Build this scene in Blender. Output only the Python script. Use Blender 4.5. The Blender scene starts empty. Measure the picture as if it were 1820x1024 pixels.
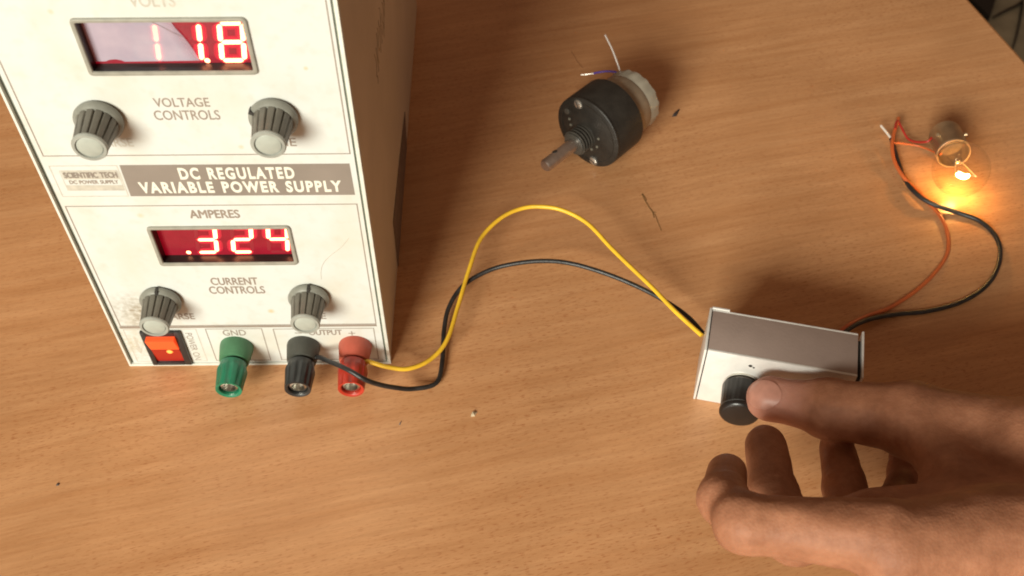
import bpy, bmesh, math, random
import numpy as np
from mathutils import Vector, Matrix
R = math.radians
random.seed(7)
MM = 0.001
scene = bpy.context.scene
COL = scene.collection

# ------------------------------------------------------------------ camera, light, exposure
cam = bpy.data.cameras.new('camera'); cam_o = bpy.data.objects.new('camera', cam); COL.objects.link(cam_o)
cam_o.location = (0.14967, -0.25165, 0.34953)
cam_o.rotation_euler = (R(90 - 50.372), 0, R(-0.668))
cam.sensor_width = 36; cam.lens = 36 * 1905.23 / 1820
cam.clip_start = 0.01; cam.clip_end = 20
cam.dof.use_dof = True; cam.dof.focus_distance = 0.385; cam.dof.aperture_fstop = 22
scene.camera = cam_o

world = bpy.data.worlds.new('World'); scene.world = world; world.use_nodes = True
bg = world.node_tree.nodes['Background']
bg.inputs[0].default_value = (1.0, 0.60, 0.37, 1); bg.inputs[1].default_value = 0.20

win = bpy.data.lights.new('window_light', 'AREA'); win.shape = 'RECTANGLE'; win.size = 1.05; win.size_y = 0.85
win.energy = 118; win.color = (1.0, 0.98, 0.85)
win_o = bpy.data.objects.new('window_light', win); COL.objects.link(win_o)
tgt = Vector((0.15, 0.03, 0.05)); ldir = Vector((0.41, 0.83, -0.405)).normalized()
win_o.location = tgt - ldir * 2.6
win_o.rotation_euler = ldir.to_track_quat('-Z', 'Y').to_euler()

vs = scene.view_settings
vs.view_transform = 'Standard'; vs.look = 'None'; vs.exposure = 0.0; vs.gamma = 1.0
scene.render.engine = 'CYCLES'
scene.render.resolution_x = 1024; scene.render.resolution_y = 576
scene.cycles.max_bounces = 10; scene.cycles.transparent_max_bounces = 16
scene.render.filter_size = 1.9
try:
    scene.cycles.filter_width = 1.9
except Exception:
    pass

# ------------------------------------------------------------------ materials
def srgb(r, g, b):
    f = lambda v: (v / 255 / 12.92) if v / 255 <= .04045 else ((v / 255 + .055) / 1.055) ** 2.4
    return (f(r), f(g), f(b), 1)

def mat(name, col=(.5, .5, .5), rough=.5, metal=0., spec=.5, coat=0., noise=0., nscale=60., bump=0., bscale=400., emit=None, estr=0., sss=0.):
    m = bpy.data.materials.new(name); m.use_nodes = True
    nt = m.node_tree; b = nt.nodes['Principled BSDF']
    b.inputs['Base Color'].default_value = (*col[:3], 1); b.inputs['Roughness'].default_value = rough
    b.inputs['Metallic'].default_value = metal; b.inputs['Specular IOR Level'].default_value = spec
    b.inputs['Coat Weight'].default_value = coat
    if emit: b.inputs['Emission Color'].default_value = (*emit[:3], 1); b.inputs['Emission Strength'].default_value = estr
    if sss:
        b.inputs['Subsurface Weight'].default_value = sss; b.inputs['Subsurface Radius'].default_value = (.004, .0015, .0008); b.inputs['Subsurface Scale'].default_value = 1.0
    if noise or bump:
        tc = nt.nodes.new('ShaderNodeTexCoord')
    if noise:
        n = nt.nodes.new('ShaderNodeTexNoise'); n.inputs['Scale'].default_value = nscale; n.inputs['Detail'].default_value = 5
        nt.links.new(tc.outputs['Object'], n.inputs['Vector'])
        r = nt.nodes.new('ShaderNodeValToRGB')
        r.color_ramp.elements[0].position = .3; r.color_ramp.elements[1].position = .7
        r.color_ramp.elements[0].color = tuple(c * (1 - noise) for c in col[:3]) + (1,)
        r.color_ramp.elements[1].color = tuple(min(1, c * (1 + noise * .6)) for c in col[:3]) + (1,)
        nt.links.new(n.outputs[0], r.inputs[0]); nt.links.new(r.outputs[0], b.inputs['Base Color'])
    if bump:
        n2 = nt.nodes.new('ShaderNodeTexNoise'); n2.inputs['Scale'].default_value = bscale; n2.inputs['Detail'].default_value = 4
        nt.links.new(tc.outputs['Object'], n2.inputs['Vector'])
        bp = nt.nodes.new('ShaderNodeBump'); bp.inputs['Strength'].default_value = bump; bp.inputs['Distance'].default_value = .0005
        nt.links.new(n2.outputs[0], bp.inputs['Height']); nt.links.new(bp.outputs[0], b.inputs['Normal'])
    return m

def wood():
    m = bpy.data.materials.new('beech_laminate'); m.use_nodes = True
    nt = m.node_tree; N = nt.nodes; L = nt.links; b = N['Principled BSDF']
    tc = N.new('ShaderNodeTexCoord')
    mp0 = N.new('ShaderNodeMapping'); mp0.inputs['Rotation'].default_value = (0, 0, R(-13.5)); L.new(tc.outputs['Object'], mp0.inputs[0])
    # gentle warp so that the grain runs slightly wavy
    wn = N.new('ShaderNodeTexNoise'); wn.inputs['Scale'].default_value = 6; wn.inputs['Detail'].default_value = 2; L.new(mp0.outputs[0], wn.inputs['Vector'])
    wm = N.new('ShaderNodeVectorMath'); wm.operation = 'SCALE'; wm.inputs['Scale'].default_value = .012; L.new(wn.outputs['Color'], wm.inputs[0])
    wa = N.new('ShaderNodeVectorMath'); wa.operation = 'ADD'; L.new(mp0.outputs[0], wa.inputs[0]); L.new(wm.outputs[0], wa.inputs[1])
    def noise(sx, sy, detail, rough=.5):
        mp = N.new('ShaderNodeMapping'); mp.inputs['Scale'].default_value = (sx, sy, 1); L.new(wa.outputs[0], mp.inputs[0])
        n = N.new('ShaderNodeTexNoise'); n.inputs['Scale'].default_value = 1; n.inputs['Detail'].default_value = detail; n.inputs['Roughness'].default_value = rough
        L.new(mp.outputs[0], n.inputs['Vector']); return n
    def ramp(src, p0, c0, p1, c1):
        r = N.new('ShaderNodeValToRGB'); r.color_ramp.elements[0].position = p0; r.color_ramp.elements[0].color = (*c0, 1)
        r.color_ramp.elements[1].position = p1; r.color_ramp.elements[1].color = (*c1, 1); L.new(src, r.inputs[0]); return r
    def mix(kind, fac, a, bb):
        x = N.new('ShaderNodeMix'); x.data_type = 'RGBA'; x.blend_type = kind
        if hasattr(fac, 'links'): L.new(fac, x.inputs[0])
        else: x.inputs[0].default_value = fac
        for s, i in ((a, 6), (bb, 7)):
            if hasattr(s, 'links'): L.new(s, x.inputs[i])
            else: x.inputs[i].default_value = (*s, 1)
        return x.outputs[2]
    band = noise(9, 150, 6, .60)
    c1 = ramp(band.outputs[0], .32, (.500, .242, .104), .70, (.600, .318, .152))
    fine = noise(40, 620, 4, .6)
    c2 = ramp(fine.outputs[0], .35, (.92, .90, .88), .62, (1.04, 1.04, 1.04))
    col = mix('MULTIPLY', 1.0, c1.outputs[0], c2.outputs[0])
    fl = noise(360, 1900, 2, .5)            # short pore dashes
    f1 = ramp(fl.outputs[0], .56, (0, 0, 0), .68, (1, 1, 1))
    big = noise(9, 22, 3, .5)
    f2 = ramp(big.outputs[0], .35, (.35, .35, .35), .60, (1, 1, 1))
    ff = mix('MULTIPLY', 1.0, f1.outputs[0], f2.outputs[0])
    sep = N.new('ShaderNodeSeparateColor'); L.new(ff, sep.inputs[0])
    mth = N.new('ShaderNodeMath'); mth.operation = 'MULTIPLY'; mth.inputs[1].default_value = .75; L.new(sep.outputs[0], mth.inputs[0])
    col = mix('MIX', mth.outputs[0], col, (.35, .125, .045))
    # faint worn patches and smears
    wp = N.new('ShaderNodeTexNoise'); wp.inputs['Scale'].default_value = 14; wp.inputs['Detail'].default_value = 6; L.new(tc.outputs['Object'], wp.inputs['Vector'])
    c3 = ramp(wp.outputs[0], .3, (.91, .90, .89), .7, (1.06, 1.06, 1.06))
    col = mix('MULTIPLY', 1.0, col, c3.outputs[0])
    L.new(col, b.inputs['Base Color'])
    rr = ramp(wp.outputs[0], .3, (.26, .26, .26), .7, (.38, .38, .38)); L.new(rr.outputs[0], b.inputs['Roughness'])
    b.inputs['Specular IOR Level'].default_value = .42
    bp = N.new('ShaderNodeBump'); bp.inputs['Strength'].default_value = .12; bp.inputs['Distance'].default_value = .0003
    L.new(fine.outputs[0], bp.inputs['Height']); L.new(bp.outputs[0], b.inputs['Normal'])
    return m

def panel_paint():
    m = bpy.data.materials.new('panel_white'); m.use_nodes = True
    nt = m.node_tree; N = nt.nodes; L = nt.links; b = N['Principled BSDF']
    tc = N.new('ShaderNodeTexCoord'); pos = tc.outputs['Object']
    base = (.60, .622, .60)
    def mixc(fac, a, c):
        x = N.new('ShaderNodeMix'); x.data_type = 'RGBA'; L.new(fac, x.inputs[0])
        if hasattr(a, 'links'): L.new(a, x.inputs[6])
        else: x.inputs[6].default_value = (*a, 1)
        x.inputs[7].default_value = (*c, 1); return x.outputs[2]
    def m2(op, a, bb):
        x = N.new('ShaderNodeMath'); x.operation = op; x.use_clamp = True
        for i, s in enumerate((a, bb)):
            if hasattr(s, 'links'): L.new(s, x.inputs[i])
            else: x.inputs[i].default_value = s
        return x.outputs[0]
    def noise(scale, detail=6, lo=.45, hi=.75):
        n = N.new('ShaderNodeTexNoise'); n.inputs['Scale'].default_value = scale; n.inputs['Detail'].default_value = detail; L.new(pos, n.inputs['Vector'])
        mr = N.new('ShaderNodeMapRange'); mr.inputs[1].default_value = lo; mr.inputs[2].default_value = hi; L.new(n.outputs[0], mr.inputs[0]); return mr.outputs[0]
    def spot(x, z, r):
        d = N.new('ShaderNodeVectorMath'); d.operation = 'DISTANCE'; L.new(pos, d.inputs[0]); d.inputs[1].default_value = (x * MM, 0, z * MM)
        mr = N.new('ShaderNodeMapRange'); mr.inputs[1].default_value = 0; mr.inputs[2].default_value = r * MM; mr.inputs[3].default_value = 1; mr.inputs[4].default_value = 0
        L.new(d.outputs['Value'], mr.inputs[0]); return mr.outputs[0]
    col = mixc(m2('MULTIPLY', noise(38, 8, .45, .80), .65), base, (.55, .50, .37))
    col = mixc(m2('MULTIPLY', noise(210, 9, .52, .80), .35), col, (.50, .46, .36))
    s1 = m2('MULTIPLY', m2('MULTIPLY', spot(13.5, 33, 15), noise(500, 10, .34, .74)), 1.2)
    col = mixc(s1, col, (.22, .17, .10))
    s1b = m2('MULTIPLY', m2('MULTIPLY', spot(6, 13, 13), noise(600, 9, .40, .70)), .9)
    col = mixc(s1b, col, (.42, .36, .22))
    for (x, z, r, a) in ((62, 33.5, 1.6, .9), (92, 148, 1.0, .8), (67, 117, 1.2, .6), (27, 86, 1.5, .5), (24, 168.5, 1.2, .6)):
        col = mixc(m2('MULTIPLY', spot(x, z, r), a), col, (.55, .42, .18))
    L.new(col, b.inputs['Base Color']); b.inputs['Roughness'].default_value = .42; b.inputs['Specular IOR Level'].default_value = .4
    return m

M = {}
M['wood'] = wood(); M['panel'] = panel_paint()
M['edge_band'] = mat('edge_band', (.30, .13, .045), .45, noise=.15)
M['case'] = mat('case_paint', (.62, .53, .42), .5, noise=.10, nscale=25, bump=.15, bscale=1500)
M['rail'] = mat('rail_white', (.66, .665, .60), .4, noise=.12, nscale=200)
M['groove'] = mat('groove_grey', (.22, .25, .20), .6, noise=.2, nscale=150)
M['ink'] = mat('ink_grey', (.27, .22, .18), .6, noise=.12, nscale=300)
M['ink_faint'] = mat('ink_faint', (.50, .47, .40), .6, noise=.15, nscale=400)
M['band'] = mat('band_grey', (.235, .20, .17), .55, noise=.12, nscale=60)
M['paper_white'] = mat('print_white', (.72, .715, .62), .5)
M['smear'] = mat('smear_brown', (.19, .13, .10), .7, noise=.25, nscale=250)
M['scrawl'] = mat('scrawl_faint', (.40, .32, .24), .7, noise=.2, nscale=250)
M['bezel'] = mat('bezel_grey', (.29, .28, .235), .4, noise=.15, nscale=300)
M['recess'] = mat('recess_black', (.012, .010, .009), .35)
M['window_red'] = mat('display_red', (.13, .003, .012), .22, noise=.2, nscale=200, emit=(1, .005, .035), estr=.20)
M['segment_lit'] = mat('segment_lit', (.9, .2, .1), .4, emit=(1.0, .36, .17), estr=6.0)
M['segment_halo'] = mat('segment_halo', (.5, .01, .02), .4, emit=(1.0, .02, .06), estr=.85)
M['segment_aura'] = mat('segment_aura', (.3, .01, .02), .4, emit=(1.0, .012, .055), estr=.29)
M['segment_off'] = mat('segment_off', (.22, .012, .022), .4, emit=(1, .01, .02), estr=.06)
M['glare'] = None
M['knob'] = mat('knob_grey', (.125, .115, .092), .42, noise=.18, nscale=250, bump=.1, bscale=1500)
M['knob_rim'] = mat('knob_rim_grey', (.31, .32, .285), .38, noise=.14, nscale=300)
M['knob_skirt'] = mat('knob_skirt_grey', (.21, .21, .18), .4, noise=.18, nscale=300)
M['knob_cap'] = mat('knob_cap_grey', (.36, .385, .34), .4, noise=.10, nscale=300)
M['dark'] = mat('dark_gap', (.03, .026, .022), .7)
M['green'] = mat('post_green', (.012, .165, .085), .33, noise=.15, nscale=200)
M['green_collar'] = mat('post_green_dusty', (.06, .175, .085), .5, noise=.15, nscale=250)
M['black_pl'] = mat('black_plastic', (.022, .023, .023), .35, noise=.2, nscale=250)
M['black_collar'] = mat('black_plastic_dusty', (.055, .055, .045), .55, noise=.2, nscale=250)
M['red_pl'] = mat('post_red', (.40, .030, .014), .35, noise=.12, nscale=200)
M['red_collar'] = mat('post_red_dusty', (.43, .085, .050), .5, noise=.12, nscale=250)
M['metal'] = mat('nickel', (.62, .60, .55), .3, metal=1., noise=.1, nscale=300)
M['switch_black'] = mat('switch_black', (.02, .02, .021), .3)
M['rocker'] = mat('rocker_red', (.30, .018, .010), .25, emit=(1, .03, .008), estr=.10)
M['rocker_hot'] = mat('rocker_glow', (.6, .08, .02), .25, emit=(1, .07, .012), estr=.75)
M['rocker_neon'] = mat('rocker_neon', (.8, .3, .1), .3, emit=(1, .25, .02), estr=1.4)
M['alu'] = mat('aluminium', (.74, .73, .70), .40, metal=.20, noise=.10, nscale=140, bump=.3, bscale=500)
M['alu_top'] = mat('aluminium_top_shade', (.36, .28, .245), .45, metal=.25, noise=.06, nscale=120, bump=.15, bscale=900)  # same aluminium, shade on the box top put into a darker taupe
M['knob_black'] = mat('knob_black', (.014, .012, .011), .32, noise=.2, nscale=300)
M['motor_black'] = mat('gearbox_black', (.020, .017, .014), .45, spec=.35, noise=.35, nscale=160, bump=.2, bscale=700)
M['shaft'] = mat('shaft_steel', (.52, .46, .42), .34, metal=.95, noise=.15, nscale=300)
M['screw'] = mat('screw_zinc', (.72, .70, .64), .3, metal=.9)
M['thread'] = mat('thread_black', (.05, .045, .038), .28, noise=.2, nscale=300)
M['can'] = mat('motor_can', (.36, .29, .21), .45, metal=.25, noise=.2, nscale=140)
M['can_cap'] = mat('can_cap_clear', (.30, .27, .215), .35, noise=.18, nscale=180)
M['yellow'] = mat('wire_yellow', (.80, .48, .03), .42, noise=.14, nscale=160, bump=.2, bscale=1500)
M['wire_black'] = mat('wire_black', (.020, .019, .019), .42, noise=.5, nscale=300, bump=.2, bscale=1500)
M['wire_orange'] = mat('wire_orange', (.52, .115, .030), .4)
M['wire_red'] = mat('wire_red', (.36, .022, .015), .4)
M['wire_violet'] = mat('wire_violet', (.09, .04, .30), .4)
M['wire_white'] = mat('wire_white', (.62, .58, .55), .35)
M['tinned'] = mat('tinned_copper', (.80, .74, .66), .35, metal=.3)
M['brass'] = mat('bulb_base', (.56, .42, .26), .34, metal=.75, noise=.25, nscale=180)
M['bulb_dark'] = mat('bulb_insulator', (.05, .04, .035), .5)
M['lining'] = mat('bulb_cement', (.17, .10, .05), .4, noise=.3, nscale=500)
M['rim'] = mat('bulb_rim', (.42, .25, .13), .35, noise=.3, nscale=500)
M['filament'] = mat('filament', (.9, .6, .3), .5, emit=(1, .60, .16), estr=90)
M['stem'] = mat('stem_wire', (.7, .55, .35), .3, metal=.8)
M['stemglass'] = mat('stem_glass', (.75, .62, .45), .15)
M['floor'] = mat('floor_stone', (.30, .29, .21), .5, noise=.25, nscale=30)
M['mat_black'] = mat('rubber_black', (.010, .008, .007), .7)
M['crumb'] = mat('crumb_tan', (.52, .42, .28), .7, noise=.3, nscale=900)
M['flake'] = mat('flake_dark', (.035, .026, .025), .6)
M['pen'] = mat('pen_mark', (.19, .10, .03), .7, noise=.5, nscale=900)
M['scratch'] = mat('scratch_brown', (.22, .10, .04), .6)
M['nail'] = mat('nail', (.58, .29, .22), .40, noise=.10, nscale=300)

def glass_mat():
    m = bpy.data.materials.new('bulb_glass'); m.use_nodes = True
    nt = m.node_tree; N = nt.nodes; N.clear()
    o = N.new('ShaderNodeOutputMaterial'); mx = N.new('ShaderNodeMixShader'); tr = N.new('ShaderNodeBsdfTransparent'); gl = N.new('ShaderNodeBsdfGlossy')
    tr.inputs[0].default_value = (.985, .975, .95, 1); gl.inputs['Roughness'].default_value = .04
    fr = N.new('ShaderNodeLayerWeight'); fr.inputs['Blend'].default_value = .5
    pw = N.new('ShaderNodeMath'); pw.operation = 'POWER'; pw.inputs[1].default_value = 4.0; nt.links.new(fr.outputs['Facing'], pw.inputs[0])
    ml = N.new('ShaderNodeMath'); ml.operation = 'MULTIPLY_ADD'; ml.inputs[1].default_value = .60; ml.inputs[2].default_value = .05; nt.links.new(pw.outputs[0], ml.inputs[0])
    nt.links.new(ml.outputs[0], mx.inputs[0]); nt.links.new(tr.outputs[0], mx.inputs[1]); nt.links.new(gl.outputs[0], mx.inputs[2]); nt.links.new(mx.outputs[0], o.inputs[0])
    return m
M['glass'] = glass_mat()

def glare_mat():  # lilac glare on the volt display, painted as a translucent sheet
    m = bpy.data.materials.new('painted_glare'); m.use_nodes = True
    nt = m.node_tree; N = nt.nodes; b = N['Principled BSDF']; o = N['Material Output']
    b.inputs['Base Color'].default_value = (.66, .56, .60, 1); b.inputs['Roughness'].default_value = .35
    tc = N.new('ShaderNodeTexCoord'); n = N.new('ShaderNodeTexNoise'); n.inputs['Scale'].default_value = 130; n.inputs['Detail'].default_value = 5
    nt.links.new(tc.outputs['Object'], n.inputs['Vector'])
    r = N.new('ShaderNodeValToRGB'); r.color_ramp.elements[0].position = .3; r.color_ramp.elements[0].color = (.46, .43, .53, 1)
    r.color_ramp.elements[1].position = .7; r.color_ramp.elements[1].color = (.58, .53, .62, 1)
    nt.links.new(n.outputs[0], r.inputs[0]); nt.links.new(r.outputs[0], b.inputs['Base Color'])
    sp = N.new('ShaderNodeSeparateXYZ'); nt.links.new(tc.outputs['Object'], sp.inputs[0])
    e1 = N.new('ShaderNodeMath'); e1.operation = 'MULTIPLY_ADD'; e1.inputs[1].default_value = .384; nt.links.new(sp.outputs[2], e1.inputs[0]); nt.links.new(sp.outputs[0], e1.inputs[2])   # x + .384 z, painted glare fades towards its curved edge
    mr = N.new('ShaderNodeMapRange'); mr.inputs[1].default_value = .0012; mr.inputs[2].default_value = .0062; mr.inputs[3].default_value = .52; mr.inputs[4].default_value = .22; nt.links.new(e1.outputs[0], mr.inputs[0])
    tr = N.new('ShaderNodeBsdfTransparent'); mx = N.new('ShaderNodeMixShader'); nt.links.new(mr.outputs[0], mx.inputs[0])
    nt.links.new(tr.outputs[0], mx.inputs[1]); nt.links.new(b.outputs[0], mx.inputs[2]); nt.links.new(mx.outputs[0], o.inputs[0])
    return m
M['glare'] = glare_mat()

def skin_mat():
    m = bpy.data.materials.new('skin'); m.use_nodes = True
    nt = m.node_tree; N = nt.nodes; L = nt.links; b = N['Principled BSDF']
    tc = N.new('ShaderNodeTexCoord')
    n = N.new('ShaderNodeTexNoise'); n.inputs['Scale'].default_value = 70; n.inputs['Detail'].default_value = 6; L.new(tc.outputs['Object'], n.inputs['Vector'])
    r = N.new('ShaderNodeValToRGB'); r.color_ramp.elements[0].position = .3; r.color_ramp.elements[0].color = (.245, .100, .052, 1)
    r.color_ramp.elements[1].position = .72; r.color_ramp.elements[1].color = (.40, .180, .100, 1)
    L.new(n.outputs[0], r.inputs[0])
    ng = N.new('ShaderNodeTexNoise'); ng.inputs['Scale'].default_value = 420; ng.inputs['Detail'].default_value = 4; L.new(tc.outputs['Object'], ng.inputs['Vector'])
    rg = N.new('ShaderNodeValToRGB'); rg.color_ramp.elements[0].position = .34; rg.color_ramp.elements[0].color = (.70, .64, .60, 1)
    rg.color_ramp.elements[1].position = .62; rg.color_ramp.elements[1].color = (1.1, 1.1, 1.1, 1); L.new(ng.outputs[0], rg.inputs[0])
    mg = N.new('ShaderNodeMix'); mg.data_type = 'RGBA'; mg.blend_type = 'MULTIPLY'; mg.inputs[0].default_value = .32; L.new(r.outputs[0], mg.inputs[6]); L.new(rg.outputs[0], mg.inputs[7])
    # pinker finger tip around the thumb pad and nail
    d = N.new('ShaderNodeVectorMath'); d.operation = 'DISTANCE'; L.new(tc.outputs['Object'], d.inputs[0]); d.inputs[1].default_value = (.2435, -.036, .029)
    mr = N.new('ShaderNodeMapRange'); mr.inputs[1].default_value = .008; mr.inputs[2].default_value = .019; mr.inputs[3].default_value = .75; mr.inputs[4].default_value = 0
    L.new(d.outputs['Value'], mr.inputs[0])
    x = N.new('ShaderNodeMix'); x.data_type = 'RGBA'; L.new(mr.outputs[0], x.inputs[0]); L.new(mg.outputs[2], x.inputs[6]); x.inputs[7].default_value = (.60, .30, .23, 1)
    L.new(x.outputs[2], b.inputs['Base Color'])
    b.inputs['Roughness'].default_value = .6; b.inputs['Specular IOR Level'].default_value = .25
    b.inputs['Subsurface Weight'].default_value = .12; b.inputs['Subsurface Radius'].default_value = (.004, .0015, .0008); b.inputs['Subsurface Scale'].default_value = 1
    v = N.new('ShaderNodeTexVoronoi'); v.inputs['Scale'].default_value = 1100; L.new(tc.outputs['Object'], v.inputs['Vector'])
    n3 = N.new('ShaderNodeTexNoise'); n3.inputs['Scale'].default_value = 260; n3.inputs['Detail'].default_value = 5; L.new(tc.outputs['Object'], n3.inputs['Vector'])
    ad = N.new('ShaderNodeMath'); ad.operation = 'ADD'; L.new(v.outputs['Distance'], ad.inputs[0]); L.new(n3.outputs[0], ad.inputs[1])
    bp = N.new('ShaderNodeBump'); bp.inputs['Strength'].default_value = .22; bp.inputs['Distance'].default_value = .0004
    L.new(ad.outputs[0], bp.inputs['Height']); L.new(bp.outputs[0], b.inputs['Normal'])
    return m
M['skin'] = skin_mat()

# ------------------------------------------------------------------ mesh helpers (all lengths in millimetres)
class MB:
    """collects vertices and faces of ONE mesh"""
    def __init__(s): s.v = []; s.f = []; s.mi = []
    def add(s, V, F, mi=0):
        o = len(s.v); s.v += [tuple(p) for p in V]; s.f += [tuple(i + o for i in q) for q in F]; s.mi += [mi] * len(F); return s
    def box(s, a, b, mi=0, bev=0., fr=None):
        x0, y0, z0 = a; x1, y1, z1 = b
        bm = bmesh.new(); bmesh.ops.create_cube(bm, size=1)
        for v in bm.verts: v.co = Vector(((x0 + x1) / 2 + v.co.x * (x1 - x0), (y0 + y1) / 2 + v.co.y * (y1 - y0), (z0 + z1) / 2 + v.co.z * (z1 - z0)))
        if bev: bmesh.ops.bevel(bm, geom=bm.edges[:], offset=bev, segments=2, affect='EDGES', profile=.6)
        bm.verts.ensure_lookup_table(); V = [v.co.copy() for v in bm.verts]; F = [[v.index for v in f.verts] for f in bm.faces]
        bm.verts.index_update(); F = [[v.index for v in f.verts] for f in bm.faces]; bm.free()
        if fr: V = [fr @ v for v in V]
        return s.add(V, F, mi)
    def lathe(s, prof, fr, n=32, mi=0, rad=None, caps=(True, True)):
        """prof: (t, r) along the local z of frame fr; rad(theta, k) scales the radius"""
        V = []; F = []
        for k, (t, r) in enumerate(prof):
            for i in range(n):
                a = 2 * math.pi * i / n; rr = r * (rad(a, k) if rad else 1)
                V.append(fr @ Vector((rr * math.cos(a), rr * math.sin(a), t)))
        for k in range(len(prof) - 1):
            for i in range(n):
                j = (i + 1) % n; F.append((k * n + i, k * n + j, (k + 1) * n + j, (k + 1) * n + i))
        if caps[0]: F.append(tuple(range(n - 1, -1, -1)))
        if caps[1]: F.append(tuple((len(prof) - 1) * n + i for i in range(n)))
        return s.add(V, F, mi)
    def tube(s, pts, r, n=10, mi=0, sub=6):
        P = catmull(pts, sub) if sub else [Vector(p) for p in pts]
        V = []; F = []; up = Vector((0.13, .21, .97)); prev = None
        for k, p in enumerate(P):
            t = (P[min(k + 1, len(P) - 1)] - P[max(k - 1, 0)]).normalized()
            if prev is None:
                a = t.cross(up).normalized()
            else:
                a = (prev - t * prev.dot(t)).normalized()
            prev = a; b = t.cross(a)
            rr = r(k / (len(P) - 1)) if callable(r) else r
            for i in range(n):
                w = 2 * math.pi * i / n; V.append(p + a * (rr * math.cos(w)) + b * (rr * math.sin(w)))
        for k in range(len(P) - 1):
            for i in range(n):
                j = (i + 1) % n; F.append((k * n + i, k * n + j, (k + 1) * n + j, (k + 1) * n + i))
        F.append(tuple(range(n - 1, -1, -1))); F.append(tuple((len(P) - 1) * n + i for i in range(n)))
        return s.add(V, F, mi)
    def prism(s, poly, f0, f1, mi=0):
        """poly: list of 2D points; f0/f1 map a 2D point to the two end faces"""
        n = len(poly); V = [f0(p) for p in poly] + [f1(p) for p in poly]
        F = [tuple(range(n)), tuple(range(2 * n - 1, n - 1, -1))] + [(i, i + n, (i + 1) % n + n, (i + 1) % n) for i in range(n)]
        return s.add(V, F, mi)

def catmull(pts, sub):
    P = [Vector(p) for p in pts]; out = []
    for i in range(len(P) - 1):
        p0 = P[max(i - 1, 0)]; p1 = P[i]; p2 = P[i + 1]; p3 = P[min(i + 2, len(P) - 1)]
        for k in range(sub):
            t = k / sub
            out.append(.5 * ((2 * p1) + (p2 - p0) * t + (2 * p0 - 5 * p1 + 4 * p2 - p3) * t * t + (3 * p1 - p0 - 3 * p2 + p3) * t ** 3))
    out.append(P[-1]); return out

def frame(origin, zdir, xhint=(0, 0, 1)):
    z = Vector(zdir).normalized(); x = Vector(xhint); x = (x - z * x.dot(z)).normalized(); y = z.cross(x)
    m = Matrix((x, y, z)).transposed().to_4x4(); m.translation = Vector(origin); return m

def wloc(o):
    v = Vector((0, 0, 0))
    while o is not None: v += o.location; o = o.parent
    return v

def obj(name, mb, mats, parent=None, smooth=40, at=None):
    """ONE mesh object. Vertices are given in world mm (or, with at, relative to the point at)."""
    V = np.array(mb.v, float) * MM
    pl = wloc(parent)
    me = bpy.data.meshes.new(name)
    o = bpy.data.objects.new(name, me); COL.objects.link(o); o.parent = parent
    if at is not None: o.location = Vector(at) * MM - pl
    else: V = V - np.array(pl)
    me.from_pydata(V.tolist(), [], mb.f)
    if not isinstance(mats, (list, tuple)): mats = [mats]
    for m in mats: me.materials.append(m)
    if len(mats) > 1: me.polygons.foreach_set('material_index', mb.mi)
    bm = bmesh.new(); bm.from_mesh(me); bmesh.ops.recalc_face_normals(bm, faces=bm.faces[:]); bm.to_mesh(me); bm.free()
    if smooth:
        me.polygons.foreach_set('use_smooth', [True] * len(me.polygons))
        try: me.set_sharp_from_angle(angle=R(smooth))
        except Exception: pass
    me.update(); return o

def tag(o, label=None, cat=None, group=None, kind=None):
    for k, v in (('label', label), ('category', cat), ('group', group), ('kind', kind)):
        if v: o[k] = v
    return o
def thing(name, loc, label, cat, group=None):
    o = bpy.data.objects.new(name, None); o.empty_display_size = .01; COL.objects.link(o); o.location = Vector(loc) * MM
    return tag(o, label, cat, group)
def copy_tree(o, parent, loc=None):
    c = o.copy(); COL.objects.link(c); c.parent = parent
    if loc is not None: c.location = Vector(loc) * MM - wloc(parent)
    for ch in list(o.children): copy_tree(ch, c)
    return c

_txt_cache = {}
def text_polys(s, bold=0., spacing=1.0):
    key = (s, bold, spacing)
    if key in _txt_cache: return _txt_cache[key]
    cu = bpy.data.curves.new('t', 'FONT'); cu.body = s; cu.offset = bold; cu.resolution_u = 4; cu.space_character = spacing; cu.space_word = 1.25
    o = bpy.data.objects.new('t', cu); COL.objects.link(o); bpy.context.view_layer.update()
    dg = bpy.context.evaluated_depsgraph_get(); me = o.evaluated_get(dg).to_mesh()
    V = np.array([v.co[:2] for v in me.vertices]); F = [tuple(p.vertices) for p in me.polygons]
    o.evaluated_get(dg).to_mesh_clear(); bpy.data.objects.remove(o); bpy.data.curves.remove(cu)
    V = (V - V.min(0)) / (V.max(0) - V.min(0)); _txt_cache[key] = (V, F); return V, F
def lettering(s, x0, x1, z0, z1, m, parent, y=-.30, bold=.0, spacing=1.0, name='lettering', map2=None):
    thick = 0
    if bold < .02: thick = .05 + bold * 8; bold = 0
    V, F = text_polys(s, bold, spacing)
    mb = MB()
    if map2: mb.add([map2(u, v) for u, v in V], F)
    else:
        for q, (dx, dz) in enumerate(((0, 0), (thick, 0), (-thick, 0), (0, thick), (0, -thick))): mb.add([(x0 + dx + u * (x1 - x0), y - .002 * q, z0 + dz + v * (z1 - z0)) for u, v in V], F)
    return obj(name, mb, m, parent, smooth=0)

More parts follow.
